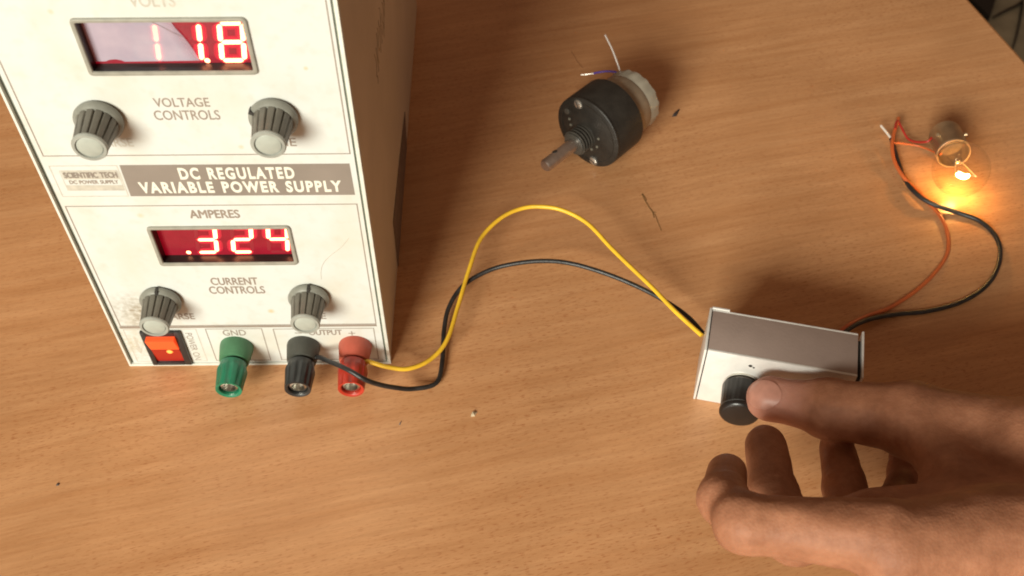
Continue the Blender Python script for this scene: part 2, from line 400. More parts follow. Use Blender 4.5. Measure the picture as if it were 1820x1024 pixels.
# ------------------------------------------------------------------ table and floor
TA = R(14.6); tu = Vector((math.cos(TA), math.sin(TA), 0)); tv = Vector((-math.sin(TA), math.cos(TA), 0))
def tpt(u, v, z): return tu * u + tv * v + Vector((0, 0, z))
UE = 450.8
table = thing('table', (0, 0, 0), 'wooden table with a warm beech grain top carrying everything else', 'table')
mb = MB(); mb.prism([(-620, -420), (UE - 1, -420), (UE - 1, 620), (-620, 620)], lambda p: tpt(p[0], p[1], 0), lambda p: tpt(p[0], p[1], -24))
obj('tabletop', mb, M['wood'], table, smooth=0)
mb = MB(); mb.prism([(UE - .9, -420), (UE, -420), (UE, 620), (UE - .9, 620)], lambda p: tpt(p[0], p[1], -.15), lambda p: tpt(p[0], p[1], -24))
obj('edge_band', mb, M['edge_band'], table, smooth=0)
# a scribbled pen stroke and a fine dark scratch on the top
mb = MB(); mb.tube([(213.2, 93, .02), (214.6, 89.5, .02), (214.4, 87.5, .02), (216.1, 82.5, .02), (217.8, 79.5, .02), (218.6, 74.8, .02), (219.6, 70, .02)], .17, n=6, sub=4)
mb.tube([(213.0, 92.6, .02), (214.0, 88.8, .02), (215.6, 84, .02), (216.6, 82, .02), (217.2, 77.8, .02)], .24, n=6, sub=4)
mb.tube([(216.5, 81.6, .02), (218.3, 81.0, .02)], .16, n=6, sub=3)
obj('pen_mark', mb, M['pen'], table)
mb = MB(); mb.tube([(185.5, 197, .02), (187, 192.5, .02), (188.5, 188, .02), (191, 183, .02)], .11, n=6, sub=4)
obj('scratch', mb, M['scratch'], table)

mb = MB(); mb.add([(-1500, -1500, -740), (2500, -1500, -740), (2500, 2500, -740), (-1500, 2500, -740)], [(0, 1, 2, 3)])
floor = tag(obj('floor', mb, M['floor'], None, smooth=0), kind='structure')
# things on the floor seen past the table corner
mb = MB(); mb.prism([(890, 1400), (957, 1214), (1010, 1320), (1010, 1480)], lambda p: Vector((p[0], p[1], -728)), lambda p: Vector((p[0], p[1], -739.6)))
tag(obj('floor_mat', mb, M['mat_black'], None, smooth=0), 'black flat mat on the floor past the table corner', 'mat')
mb = MB(); mb.tube([(966, 1222, -737.5), (980, 1232, -737), (998, 1244, -737), (1014, 1254, -737), (1027, 1264, -737), (1031, 1270, -737), (1029, 1262, -737), (1020, 1240, -737), (1006, 1207, -737), (990, 1172, -737), (974, 1140, -737.5)], lambda t: 1.0 + 1.3 * math.sin(math.pi * min(1, max(0, t))) ** .5, n=8, sub=6)
tag(obj('floor_cable', mb, M['mat_black'], None), 'thin black cable bent sharply back on the pale floor', 'cable')

# ------------------------------------------------------------------ power supply
W, H, D = 104., 184., 235.
psu = thing('power_supply', (52, 0, 0), 'white front bench power supply with two red digital displays and grey knobs', 'power supply')
mb = MB(); mb.box((0, 2.2, 0), (W, D, H), bev=.8)
case = obj('case', mb, M['case'], psu)
# dark plate low on the side, and smeared writing above it
mb = MB(); mb.prism([(50, .6), (52, 26), (92, 22.5), (131, 17), (124, 2)], lambda p: Vector((W + .35, p[0], p[1])), lambda p: Vector((W - .5, p[0], p[1])))
obj('side_plate', mb, M['smear'], case, smooth=0)
mb = MB()
rs = random.Random(3)
for k in range(11):
    y0 = 58 + k * 4.3; zc = 101 + rs.uniform(-3, 3) - .15 * k
    pts = [(W + .05, y0 + rs.uniform(-1, 1), zc - 5 + rs.uniform(-2, 2))]
    for q in range(4): pts.append((W + .05, y0 + rs.uniform(-1.2, 2.6), zc - 3 + q * 3.2 + rs.uniform(-1.5, 1.5)))
    mb.tube(pts, .2, n=5, sub=4)
obj('side_scrawl', mb, M['scrawl'], case)
# front plate
mb = MB(); mb.box((1.9, -.25, 1.2), (102.2, 2.1, H - 1), bev=.15)
plate = obj('front_panel', mb, M['panel'], psu, at=None)
# panel material uses object coordinates: put its origin at the panel's lower left corner
def reorigin(o, p):
    d = Vector(p) * MM - wloc(o); o.data.transform(Matrix.Translation(-d)); o.location += d
reorigin(plate, (0, 0, 0))
for nm, a, b_, mm in (('side_rail', -.1, .75, 'rail'), ('side_rail', 103.05, 104.25, 'rail')):
    mb = MB(); mb.box((a, -1.0, 1.0), (b_, 2.1, H), bev=.12); obj(nm, mb, M[mm], psu)
for a, b_ in ((.85, 1.85), (102.25, 103.0)):
    mb = MB(); mb.box((a, .5, 1.0), (b_, 2.15, H)); obj('rail_groove', mb, M['groove'], psu)
mb = MB(); mb.box((-.1, -1.0, 0), (104.25, 2.1, .95), bev=.12); obj('bottom_lip', mb, M['rail'], psu)
# printed frames, bands and words: flat print a hair proud of the plate
Y = -.30
def strip(mb, x0, z0, x1, z1, w, y=Y):
    d = Vector((x1 - x0, 0, z1 - z0)).normalized(); n = Vector((-d.z, 0, d.x)) * (w / 2)
    a = Vector((x0, y, z0)) - d * (w / 2); b_ = Vector((x1, y, z1)) + d * (w / 2)
    mb.add([a - n, b_ - n, b_ + n, a + n], [(0, 1, 2, 3)])
def rect(mb, x0, z0, x1, z1, w, bottom=None):
    strip(mb, x0, z1, x1, z1, w); strip(mb, x0, z0 , x0, z1 - w, w); strip(mb, x1, z0, x1, z1 - w, w)
    strip(mb, x0 + w, z0, x1 - w, z0, bottom or w)
mb = MB(); rect(mb, 3.6, 113.8, 101, 176.5, .38); obj('voltage_frame', mb, M['ink'], plate, smooth=0)
mb = MB(); rect(mb, 3.2, 25.2, 100.6, 90.8, .38); obj('current_frame', mb, M['ink'], plate, smooth=0)
mb = MB(); strip(mb, 3.2, 24.3, 100.2, 24.3, 1.15); obj('divider_bar', mb, M['ink'], plate, smooth=0)
mb = MB(); rect(mb, 3.6, 2.2, 31.3, 23, .3); obj('switch_frame', mb, M['ink_faint'], plate, smooth=0)
mb = MB(); rect(mb, 35.0, 2.4, 56.5, 22.9, .34); obj('ground_frame', mb, M['ink'], plate, smooth=0)
mb = MB(); rect(mb, 60.9, 2.4, 99.4, 22.5, .34); obj('output_frame', mb, M['ink'], plate, smooth=0)
mb = MB(); mb.add([(26.3, Y, 95.4), (100.5, Y, 95.2), (100.3, Y, 109.5), (26.5, Y, 109.6)], [(0, 1, 2, 3)]); obj('title_band', mb, M['band'], plate, smooth=0)
mb = MB(); rect(mb, 3.9, 95.5, 25.6, 109.4, .3); obj('logo_border', mb, M['ink_faint'], plate, smooth=0)
mb = MB(); mb.add([(6.6, Y, 98.4), (25.0, Y, 98.3), (25.0, Y, 100.6), (6.6, Y, 100.7)], [(0, 1, 2, 3)])
mb.add([(6.9, Y, 103.4), (24.9, Y, 103.4), (24.9, Y, 107.2), (6.9, Y, 107.2)], [(0, 1, 2, 3)]); obj('logo_bar', mb, M['ink_faint'], plate, smooth=0)
mb = MB(); rect(mb, 6.5, 98.3, 25.1, 107.3, .2); obj('logo_outline', mb, M['ink_faint'], plate, smooth=0)
lettering('SCIENTIFIC TECH', 7.4, 24.5, 104.1, 106.5, M['band'], plate, y=Y - .06, bold=.012)
lettering('DC POWER SUPPLY', 8.2, 24.0, 101.3, 102.9, M['ink'], plate, bold=.004)
lettering('VOLTS', 46.6, 59.2, 169.9, 173.9, M['ink_faint'], plate, bold=.006)
lettering('VOLTAGE', 44.2, 60.9, 133.7, 137.2, M['ink'], plate)
lettering('CONTROLS', 43.0, 63.0, 128.5, 132.3, M['ink'], plate)
lettering('AMPERES', 43.7, 60.4, 84.6, 88.5, M['ink'], plate, bold=.012)
lettering('CURRENT', 43.2, 60.1, 49.2, 53.2, M['ink'], plate, bold=.008)
lettering('CONTROLS', 41.6, 61.8, 44.2, 48.3, M['ink'], plate, bold=.008)
lettering('COARSE', 18.5, 33.4, 117.6, 121.0, M['ink_faint'], plate)
lettering('FINE', 75.2, 84.6, 117.3, 120.6, M['ink'], plate)
lettering('COARSE', 17.5, 32.6, 29.2, 32.6, M['ink'], plate, bold=.004)
lettering('FINE', 73.5, 82.1, 28.6, 32.0, M['ink'], plate, bold=.004)
lettering('GND', 41.2, 50.0, 18.7, 22.2, M['ink'], plate)
lettering('OUTPUT', 74.2, 86.9, 18.5, 21.7, M['ink'], plate, bold=.006)
mb = MB(); strip(mb, 69.0, 19.9, 71.4, 19.9, .45); obj('minus_sign', mb, M['ink'], plate, smooth=0)
mb = MB(); strip(mb, 89.6, 19.4, 91.8, 19.4, .45); mb.add([(90.5, Y - .01, 18.1), (90.95, Y - .01, 18.1), (90.95, Y - .01, 20.7), (90.5, Y - .01, 20.7)], [(0, 1, 2, 3)]); obj('plus_sign', mb, M['ink'], plate, smooth=0)
lettering('DC REGULATED', 44.6, 82.0, 102.9, 108.3, M['paper_white'], plate, y=Y - .06, bold=.042, spacing=1.25)
lettering('VARIABLE POWER SUPPLY', 30.2, 96.6, 96.7, 102.0, M['paper_white'], plate, y=Y - .06, bold=.042, spacing=1.25)
lettering('POWER ON', 0, 0, 0, 0, M['ink'], plate, map2=lambda u, v: (26.6 + v * 2.6, Y, 20.5 - u * 17.5))
mb = MB(); mb.add([(6.0, Y, 18), (6.9, Y, 18), (6.9, Y, 11), (7.8, Y, 11), (6.4, Y, 7.2), (5.0, Y, 11), (6.0, Y, 11)], [(0, 1, 2, 3, 4, 5, 6)]); obj('down_arrow', mb, M['ink_faint'], plate, smooth=0)
# faint cracks in the lacquer, right of the ammeter
mb = MB(); mb.tube([(96, Y, 74), (92.5, Y, 69), (88, Y, 64.5), (85.2, Y, 60.5), (83.8, Y, 56), (83.4, Y, 52)], .09, n=4, sub=4); obj('hairline_crack', mb, M['ink_faint'], plate)

# displays ---------------------------------------------------------------
SEG = {'a': ((-3.3, 6.6), (3.3, 6.6)), 'g': ((-3.3, 0), (3.3, 0)), 'd': ((-3.3, -6.6), (3.3, -6.6)), 'b': ((3.3, 6.6), (3.3, 0)), 'c': ((3.3, 0), (3.3, -6.6)), 'f': ((-3.3, 6.6), (-3.3, 0)), 'e': ((-3.3, 0), (-3.3, -6.6))}
DIG = {'1': 'bc', '8': 'abcdefg', '3': 'abgcd', '2': 'abged', '4': 'fgbc', ' ': ''}
def seg_poly(s, cx, cz, w, gap):
    (x0, z0), (x1, z1) = SEG[s]; sl = .135
    a = Vector((x0, z0)); b_ = Vector((x1, z1)); d = (b_ - a).normalized(); n = Vector((-d.y, d.x))
    a2 = a + d * gap; b2 = b_ - d * gap; h = w / 2
    P = [a2, a2 + d * h * .55 + n * h * .8, a2 + d * h * 1.1 + n * h, b2 - d * h * 1.1 + n * h, b2 - d * h * .55 + n * h * .8, b2, b2 - d * h * .55 - n * h * .8, b2 - d * h * 1.1 - n * h, a2 + d * h * 1.1 - n * h, a2 + d * h * .55 - n * h * .8]
    return [(cx + p.x + sl * p.y, cz + p.y) for p in P]
def fan(mb, poly, y):
    n = len(poly); c = (sum(p[0] for p in poly) / n, sum(p[1] for p in poly) / n)
    mb.add([(c[0], y, c[1])] + [(p[0], y, p[1]) for p in poly], [(0, i + 1, (i + 1) % n + 1) for i in range(n)])
def display(x0, z0, x1, z1, digits, dot, glare, zc, lit, name):
    bx = 1.5; r = 1.4
    dp = bpy.data.objects.new(name, None); dp.empty_display_size = .005; COL.objects.link(dp); dp.parent = psu; dp.location = Vector(((x0 + x1) / 2, 0, (z0 + z1) / 2)) * MM - wloc(psu)
    # bezel: a raised rounded ring with a sloping inner lip
    def ring(off, y, rad):
        V = []
        for (cx, cz, a0) in ((x1 - r, z1 - r, 0), (x0 + r, z1 - r, 90), (x0 + r, z0 + r, 180), (x1 - r, z0 + r, 270)):
            for k in range(6):
                a = R(a0 + k * 18); q = max(.05, rad); ccx = cx + (r - off - q) * (1 if math.cos(R(a0 + 45)) > 0 else -1) ; ccz = cz + (r - off - q) * (1 if math.sin(R(a0 + 45)) > 0 else -1)
                V.append((ccx + q * math.cos(a), y, ccz + q * math.sin(a)))
        return V
    rings = [ring(0, -.26, r), ring(.15, -1.0, r - .1), ring(.45, -1.15, r - .3), ring(bx - .25, -.95, .5), ring(bx, -.5, .3)]
    mb = MB(); n = 24
    for V in rings: mb.v += V
    for k in range(len(rings) - 1):
        for i in range(n): mb.f.append((k * n + i, k * n + (i + 1) % n, (k + 1) * n + (i + 1) % n, (k + 1) * n + i)); mb.mi.append(0)
    obj('bezel', mb, M['bezel'], dp)
    a, b_, c_, d = x0 + bx, z0 + bx, x1 - bx, z1 - bx
    mb = MB()   # sunken shroud walls
    mb.add([(a, -.55, b_), (c_, -.55, b_), (c_, -.55, d), (a, -.55, d), (a, -.262, b_), (c_, -.262, b_), (c_, -.262, d), (a, -.262, d)], [(0, 1, 5, 4), (1, 2, 6, 5), (2, 3, 7, 6), (3, 0, 4, 7)])
    obj('shroud', mb, M['recess'], dp, smooth=0)
    return dp, (a, b_, c_, d)
# the plate needs real openings for the displays: cut it
def cut(o, boxes):
    for (x0, z0, x1, z1) in boxes:
        c = MB(); c.box((x0, -5, z0), (x1, 30, z1)); co = obj('cutter', c, M['dark'], None, smooth=0)
        m = o.modifiers.new('b', 'BOOLEAN'); m.object = co; m.operation = 'DIFFERENCE'; m.solver = 'EXACT'
        bpy.context.view_layer.update(); dg = bpy.context.evaluated_depsgraph_get()
        me = bpy.data.meshes.new_from_object(o.evaluated_get(dg)); o.modifiers.clear(); o.data = me; bpy.data.objects.remove(co)
VB = (28.2, 146.2, 78.0, 166.4); AB = (27.4, 60.6, 76.6, 80.8)
inn = [(b[0] + 1.45, b[1] + 1.45, b[2] - 1.45, b[3] - 1.45) for b in (VB, AB)]
cut(plate, inn); cut(case, inn)
for o in (plate, case):
    o.data.polygons.foreach_set('use_smooth', [False] * len(o.data.polygons))
def fill_display(box, chars, x_right, zc, dot_x, name, glare):
    dp, (a, b_, c_, d) = display(*box, chars, dot_x, glare, zc, True, name)
    yb = 3.0
    mb = MB(); e = .03
    q = lambda x, y, z: (x, y, z)
    A0, B0, C0, D0 = a + e, b_ + e, c_ - e, d - e
    mb.add([(A0, -.5, B0), (C0, -.5, B0), (C0, -.5, D0), (A0, -.5, D0), (A0, yb + 2, B0), (C0, yb + 2, B0), (C0, yb + 2, D0), (A0, yb + 2, D0)], [(0, 1, 5, 4), (1, 2, 6, 5), (2, 3, 7, 6), (3, 0, 4, 7)])
    obj('display_well', mb, M['recess'], dp, smooth=0)
    mb = MB(); mb.box((A0 + .02, yb, B0 + .02), (C0 - .02, yb + 1.2, D0 - .02)); obj('display_window', mb, M['window_red'], dp, smooth=0)
    for k, ch in enumerate(chars):
        cx = x_right - 3.3 + (k - 3) * 12.55
        halo = MB(); lit = MB(); off = MB(); aura = MB()
        for s in 'abcdefg':
            if s in DIG[ch]:
                fan(lit, seg_poly(s, cx, zc, 1.5, .26), yb - .10); fan(halo, seg_poly(s, cx, zc, 2.7, -.1), yb - .05 - .002 * 'abcdefg'.index(s)); fan(aura, seg_poly(s, cx, zc, 4.4, -.6), yb - .02 - .002 * 'abcdefg'.index(s))
            elif k > 0: fan(off, seg_poly(s, cx, zc, 1.3, .45), yb - .05)
        if lit.v: obj('digit', lit, M['segment_lit'], dp, smooth=0); obj('digit_glow', halo, M['segment_halo'], dp, smooth=0); obj('digit_aura', aura, M['segment_aura'], dp, smooth=0)
        if off.v: obj('unlit_segment', off, M['segment_off'], dp, smooth=0)
    mb = MB(); fan(mb, [(dot_x + .85 * math.cos(t * .5236), zc - 6.6 + .85 * math.sin(t * .5236)) for t in range(12)], yb - .10); obj('decimal_point', mb, M['segment_lit'], dp, smooth=0)
    if glare:
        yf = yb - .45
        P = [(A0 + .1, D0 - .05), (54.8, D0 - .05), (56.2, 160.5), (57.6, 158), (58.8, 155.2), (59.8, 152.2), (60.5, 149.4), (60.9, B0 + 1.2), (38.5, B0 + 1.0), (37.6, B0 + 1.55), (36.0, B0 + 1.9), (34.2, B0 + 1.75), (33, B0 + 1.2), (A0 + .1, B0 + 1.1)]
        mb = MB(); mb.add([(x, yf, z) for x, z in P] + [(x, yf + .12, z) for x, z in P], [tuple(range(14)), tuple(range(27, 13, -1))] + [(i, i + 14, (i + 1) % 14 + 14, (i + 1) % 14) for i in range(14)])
        obj('glare_sheet', mb, M['glare'], dp, smooth=0)  # added sheet that carries the painted glare
        mb = MB(); mb.tube([(48.5, yf - .02, 163.5), (52, yf - .02, 161.5), (55, yf - .02, 159.2), (57.6, yf - .02, 157.6)], .08, n=4, sub=4); obj('glare_line', mb, M['smear'], dp)  # thin dark line drawn within the painted glare
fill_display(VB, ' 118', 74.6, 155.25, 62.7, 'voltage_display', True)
fill_display(AB, ' 324', 73.6, 70.2, 37.5, 'current_display', False)

# knobs ------------------------------------------------------------------
def knob_parts(root_loc):
    k = bpy.data.objects.new('control_knob', None); k.empty_display_size = .005; COL.objects.link(k); k.parent = psu; k.location = Vector(root_loc) * MM - wloc(psu)
    fr = frame((0, 0, 0), (0, -1, 0))
    def rad(a, i):
        c = math.cos(a * 14); return 1 - .13 * max(0, c) ** 5 if 1 <= i <= 3 else 1
    mb = MB()
    mb.lathe([(2.6, 6.35), (3.0, 6.3), (7.5, 5.75), (12.2, 5.2), (12.7, 5.15)], fr, 168, rad=rad)
    obj('knob_body', mb, M['knob'], k, at=root_loc, smooth=50)
    mb = MB(); mb.lathe([(.6, 7.3), (1.6, 7.6), (2.2, 7.5), (3.1, 6.6)], fr, 48); obj('knob_skirt', mb, M['knob_skirt'], k, at=root_loc)
    mb = MB(); mb.lathe([(12.5, 5.25), (13.1, 5.35), (13.6, 5.05), (13.65, 4.2), (13.1, 4.05), (12.8, 3.9)], fr, 48, caps=(True, False)); obj('knob_rim', mb, M['knob_rim'], k, at=root_loc)
    mb = MB(); mb.lathe([(12.7, 3.88), (13.2, 3.85), (13.38, 3.5), (13.42, .4)], fr, 40); obj('knob_cap', mb, M['knob_cap'], k, at=root_loc)
    mb = MB(); mb.lathe([(.0, 3.), (1.0, 3.)], fr, 20); obj('knob_bush', mb, M['dark'], k, at=root_loc)
    mb = MB(); mb.box((-.55, -3.4, 6.1), (.55, -.9, 7.75), bev=.1); obj('pointer_slot', mb, M['dark'], k, at=root_loc)
    return k
k0 = knob_parts((26.2, -.3, 129.6))
k0.rotation_euler = (0, R(8), 0)
for (x, z, rot) in ((79.6, 130.0, -58), (22.9, 41.6, 4), (77.6, 42.4, 8)):
    k = copy_tree(k0, psu, (x, -.3, z)); k.rotation_euler = (0, R(rot), 0)
# the first knob shows no slot on its skirt
for ch in list(k0.children):
    if ch.name.startswith('pointer_slot'): ch.rotation_euler = (0, R(195), 0)

# binding posts ----------------------------------------------------------
def post(x, z, mc, mb_, label):
    p = bpy.data.objects.new('binding_post', None); p.empty_display_size = .005; COL.objects.link(p); p.parent = psu; p.location = Vector((x, 0, z)) * MM - wloc(psu)
    p['label'] = label
    fr = frame((x, 0, z), (0, -1, 0))
    mb = MB(); mb.lathe([(.28, 6.45), (1.2, 6.5), (7.4, 5.75), (8.0, 5.45), (8.05, 3.4)], fr, 48); obj('collar', mb, mc, p)
    mb = MB(); mb.lathe([(7.9, 3.6), (10.0, 3.6)], fr, 24); obj('neck', mb, M['dark'], p)
    def rad(a, i):
        return 1 - (.085 if 3 <= i <= 6 else .0) * max(0, math.cos(a * 8 + .4)) ** .8
    mb = MB()
    mb.lathe([(9.0, 4.2), (9.1, 5.1), (10.6, 5.2), (11.6, 5.65), (12.6, 5.8), (17.0, 5.35), (20.6, 5.05), (21.0, 4.95), (21.05, 4.3), (20.6, 3.75), (14.5, 3.6)], fr, 96, rad=rad, caps=(True, True)); obj('cap_nut', mb, mb_, p, smooth=45)
    mb = MB(); mb.lathe([(14.6, 3.3), (19.6, 3.3), (19.75, 2.5), (16, 2.4)], fr, 32, caps=(False, True)); obj('socket', mb, M['metal'], p)
    return p
post(44.9, 11.7, M['green_collar'], M['green'], 'green ground terminal')
post(71.0, 11.6, M['black_collar'], M['black_pl'], 'black negative terminal')
post(91.2, 11.4, M['red_collar'], M['red_pl'], 'red positive terminal')

# rocker switch ----------------------------------------------------------
sw = bpy.data.objects.new('power_switch', None); sw.empty_display_size = .005; COL.objects.link(sw); sw.parent = psu; sw.location = Vector((17.6, 0, 12)) * MM - wloc(psu)
x0, x1, z0, z1 = 9.8, 25.3, 1.3, 22.6
mb = MB()
for a, b_ in (((x0, -1.6, z0), (x0 + 2.0, -.27, z1)), ((x1 - 2.6, -1.6, z0), (x1, -.27, z1)), ((x0 + 2.0, -1.6, z0), (x1 - 2.6, -.27, z0 + 1.6)), ((x0 + 2.0, -1.6, z1 - 2.6), (x1 - 2.6, -.27, z1))): mb.box(a, b_, bev=.25)
obj('switch_frame', mb, M['switch_black'], sw)
a, b_ = x0 + 2.0, x1 - 2.6; zb, zt, zm = z0 + 1.6, z1 - 2.6, 12.0
mb = MB(); mb.add([(a, -.6, zb), (b_, -.6, zb), (b_, -1.9, zm), (a, -1.9, zm), (a, -.27, zb), (b_, -.27, zb), (b_, -.27, zm), (a, -.27, zm)], [(0, 1, 2, 3), (0, 4, 5, 1), (1, 5, 6, 2), (0, 3, 7, 4)]); obj('rocker', mb, M['rocker'], sw, smooth=0)
mb = MB(); mb.add([(a, -1.9, zm + .15), (b_, -1.9, zm + .15), (b_, -4.0, zt), (a, -4.0, zt), (a, -.27, zm + .15), (b_, -.27, zm + .15), (b_, -.27, zt), (a, -.27, zt)], [(0, 1, 2, 3), (1, 5, 6, 2), (0, 3, 7, 4), (3, 2, 6, 7)]); o = obj('rocker', mb, M['rocker_hot'], sw, smooth=0)
mb = MB(); mb.lathe([(0, 1.3), (.3, 1.0)], frame((18.6, -1.62, 10.6), (0, -1, .05)), 16); obj('neon_lamp', mb, M['rocker_neon'], sw)

# ------------------------------------------------------------------ gear motor lying on the table
FA = R(226.46); fn = Vector((math.cos(FA), math.sin(FA), 0)); ft = Vector((-fn.y, fn.x, 0)); FC = Vector((188.24, 114.2, 18.03))
motor = thing('gear_motor', (196, 122, 0), 'black geared motor lying on its side with a bare steel shaft', 'motor')
fr = frame(FC - fn * 18.6, fn)
mb = MB(); mb.lathe([(0, 17.2), (.5, 17.9), (16.6, 18.0), (17.0, 17.75), (17.15, 17.75), (17.3, 18.0), (18.2, 17.9), (18.6, 17.4)], fr, 96); obj('gearbox', mb, M['motor_black'], motor)
mb = MB(); mb.lathe([(18.45, 15.6), (18.75, 15.5), (18.75, 15.1), (18.5, 15.0)], fr, 64, caps=(False, False)); obj('face_ridge', mb, M['motor_black'], motor)
BO, BZ = -1.42, -2.56
bo = FC + ft * BO + Vector((0, 0, BZ))
bfr = frame(bo, fn)
mb = MB(); prof = [(-.3, 6.2), (.6, 6.1)]
for k in range(4): prof += [(.8 + k * 1.72, 4.3), (1.25 + k * 1.72, 6.1), (1.75 + k * 1.72, 6.1), (2.2 + k * 1.72, 4.3)]
prof += [(7.75, 5.5), (8.0, 5.2), (8.05, 3.4)]
mb.lathe(prof, bfr, 48); obj('threaded_boss', mb, M['thread'], motor)
mb = MB(); mb.lathe([(7.0, 2.95), (26.6, 2.95), (27.35, 2.5), (27.4, .3)], bfr, 32); shaft = obj('shaft', mb, M['shaft'], motor)
hz = (Vector((0, 0, 1)) * .9 - ft * .45 + fn * .05).normalized()
mb = MB(); mb.lathe([(2.72, 1.25), (3.02, 1.25)], frame(bo + fn * 19.2, hz, fn), 20); obj('cross_hole', mb, M['dark'], shaft)
def face_pt(b, z, a=0): return FC + ft * b + Vector((0, 0, z)) + fn * a
for (b, z, rr) in ((-6.0, 13.7, 30), (5.0, -14.0, 70), (-12.5, 5.6, 0)):
    f2 = frame(face_pt(b, z, -.1), fn)
    if rr:
        mb = MB(); mb.lathe([(-.1, 2.6), (.2, 2.6), (.2, 2.15)], f2, 24); obj('screw_well', mb, M['dark'], motor)
        mb = MB(); mb.lathe([(.1, 2.15), (.8, 2.05), (1.1, 1.5), (1.15, .2)], f2, 20); s = obj('screw', mb, M['screw'], motor)
        q = frame(face_pt(b, z, 1.0), fn); q = q @ Matrix.Rotation(R(rr), 4, 'Z'); mb = MB(); mb.box((-1.75, -.28, -.3), (1.75, .28, .16), fr=q); obj('screw_slot', mb, M['dark'], s)
    else:
        mb = MB(); mb.lathe([(0, 1.6), (.5, 1.3), (.6, .2)], f2, 16); obj('face_stud', mb, M['thread'], motor)
for (b, z) in ((6.6, .5), (6.2, -4.6), (3.2, -8.0), (-9.8, -1.0), (-10.8, 2.0)):
    mb = MB(); mb.lathe([(-.1, .75), (.28, .6), (.3, .1)], frame(face_pt(b, z, 0), fn), 12); obj('face_pip', mb, M['knob'], motor)
cfr = frame(FC - fn * 18.5 + Vector((0, 0, -.5)), -fn)
mb = MB(); mb.lathe([(0, 14.6), (.8, 14.7), (9.5, 14.7), (9.9, 14.4)], cfr, 64); obj('motor_can', mb, M['can'], motor)
def crad(a, i): return 1 + (.035 if (2 <= i <= 3 and math.cos(a * 15) > .2) else 0)
mb = MB(); mb.lathe([(9.7, 14.2), (11, 14.3), (13.2, 14.3), (16.4, 13.9), (17.0, 13.2), (17.1, 1)], cfr, 72, rad=crad); obj('end_cap', mb, M['can_cap'], motor, smooth=30)
# soldered lead wires at the back
mb = MB(); mb.tube([(207.0, 145.5, 21.5), (205.7, 148.8, 24), (204.2, 152.9, 27), (202, 159.3, 30), (198.9, 166.5, 33)], .38, n=8); lw = obj('lead_wire', mb, M['wire_white'], motor); lw['label'] = 'white lead wire'
mb = MB(); mb.tube([(207.0, 145.5, 21.5), (205.4, 148.8, 23.8), (201.0, 150.5, 24), (196.6, 151.4, 23), (193.0, 151.25, 22.3)], .5, n=8); lw = obj('lead_wire', mb, M['wire_violet'], motor); lw['label'] = 'violet lead wire'
mb = MB(); mb.tube([(193.4, 151.25, 22.35), (190.0, 151.3, 21.7), (187.2, 151.8, 21.1)], .27, n=8); obj('bare_tip', mb, M['tinned'], lw)

# ------------------------------------------------------------------ bulb
bulb = thing('light_bulb', (356, 105, 0), 'glowing clear glass bulb with a metal base lying on the table', 'light bulb')
SC = Vector((355.4, 94.2, 12.6)); ax = Vector((.06, 1.0, -.155)).normalized()   # from the globe towards the base
bf = frame(SC, ax)
RG = 12.4
prof = [(RG * -math.cos(t) if t < math.pi else RG, RG * math.sin(t)) for t in np.linspace(0.02, 2.52, 26)]
prof += [(11.6, 6.75), (13.2, 6.6), (15.5, 6.6)]
mb = MB(); mb.lathe(prof, bf, 56, caps=(True, False)); obj('glass_globe', mb, M['glass'], bulb)
mb = MB(); mb.lathe([(12.6, 7.15), (13.1, 7.55), (13.7, 7.55), (14.0, 7.35), (28.4, 7.3), (28.9, 7.1), (29.6, 6.2), (30.0, 5.2), (30.05, .5)], bf, 56, caps=(False, True)); base = obj('metal_base', mb, M['brass'], bulb)
mb = MB(); mb.lathe([(12.75, 7.05), (14.5, 6.75), (19, 6.7), (20, 6.0), (20.2, .4)], bf, 48, caps=(False, True)); obj('base_lining', mb, M['lining'], base)
mb = MB(); mb.lathe([(12.45, 7.0), (12.2, 7.3), (12.35, 7.6), (12.8, 7.65), (13.0, 7.45)], bf, 56, caps=(False, False)); obj('base_rim', mb, M['rim'], base)
for sgn in (-1, 1):
    mb = MB(); mb.lathe([(6.9, .95), (8.6, .95), (8.75, .5)], frame(SC + ax * 21.5, (sgn * .8, 0, .6), ax), 14); obj('bayonet_pin', mb, M['brass'], base)
mb = MB(); mb.lathe([(29.9, 4.6), (30.6, 4.2), (30.8, .5)], bf, 30); obj('insulator', mb, M['bulb_dark'], base)
mb = MB(); mb.lathe([(30.7, 2.0), (31.8, 1.7), (32.0, .4)], bf, 20); obj('contact', mb, M['screw'], base)
mb = MB(); mb.lathe([(13.0, 3.6), (9.0, 2.4), (6.4, 1.9), (5.0, 2.6), (4.4, 1.6)], bf, 28); obj('glass_stem', mb, M['glass'], bulb)
fc = Vector((356.3, 92.4, 10.8)); fd = Vector((.92, -.25, .12)).normalized()
mb = MB()
mb.tube([SC + ax * 6 + Vector((-.8, 0, 0)), SC + ax * 3 + Vector((-1.6, 0, -.5)), fc - fd * 3.1], .22, n=7); mb.tube([SC + ax * 6 + Vector((.8, 0, 0)), SC + ax * 3 + Vector((2.4, 0, .4)), fc + fd * 5.0 + Vector((0, 0, .4)), fc + fd * 5.6], .24, n=7); mb.tube([fc + fd * 5.6, fc + fd * 2.9], .2, n=6)
obj('support_wire', mb, M['stem'], bulb)
coil = []
side = fd.cross(Vector((0, 0, 1))).normalized(); upv = side.cross(fd)
for k in range(15 * 12 + 1):
    a = 2 * math.pi * k / 12; q_ = k / 90 - 1; rc = 1.05 - .6 * q_ * q_; coil.append(fc + fd * (2.7 * q_) - Vector((0, 1, 0)) * (.9 * (1 - q_ * q_)) + side * (rc * math.cos(a)) + upv * (rc * math.sin(a)))
mb = MB(); mb.tube(coil, .24, n=6, sub=0); obj('filament', mb, M['filament'], bulb)
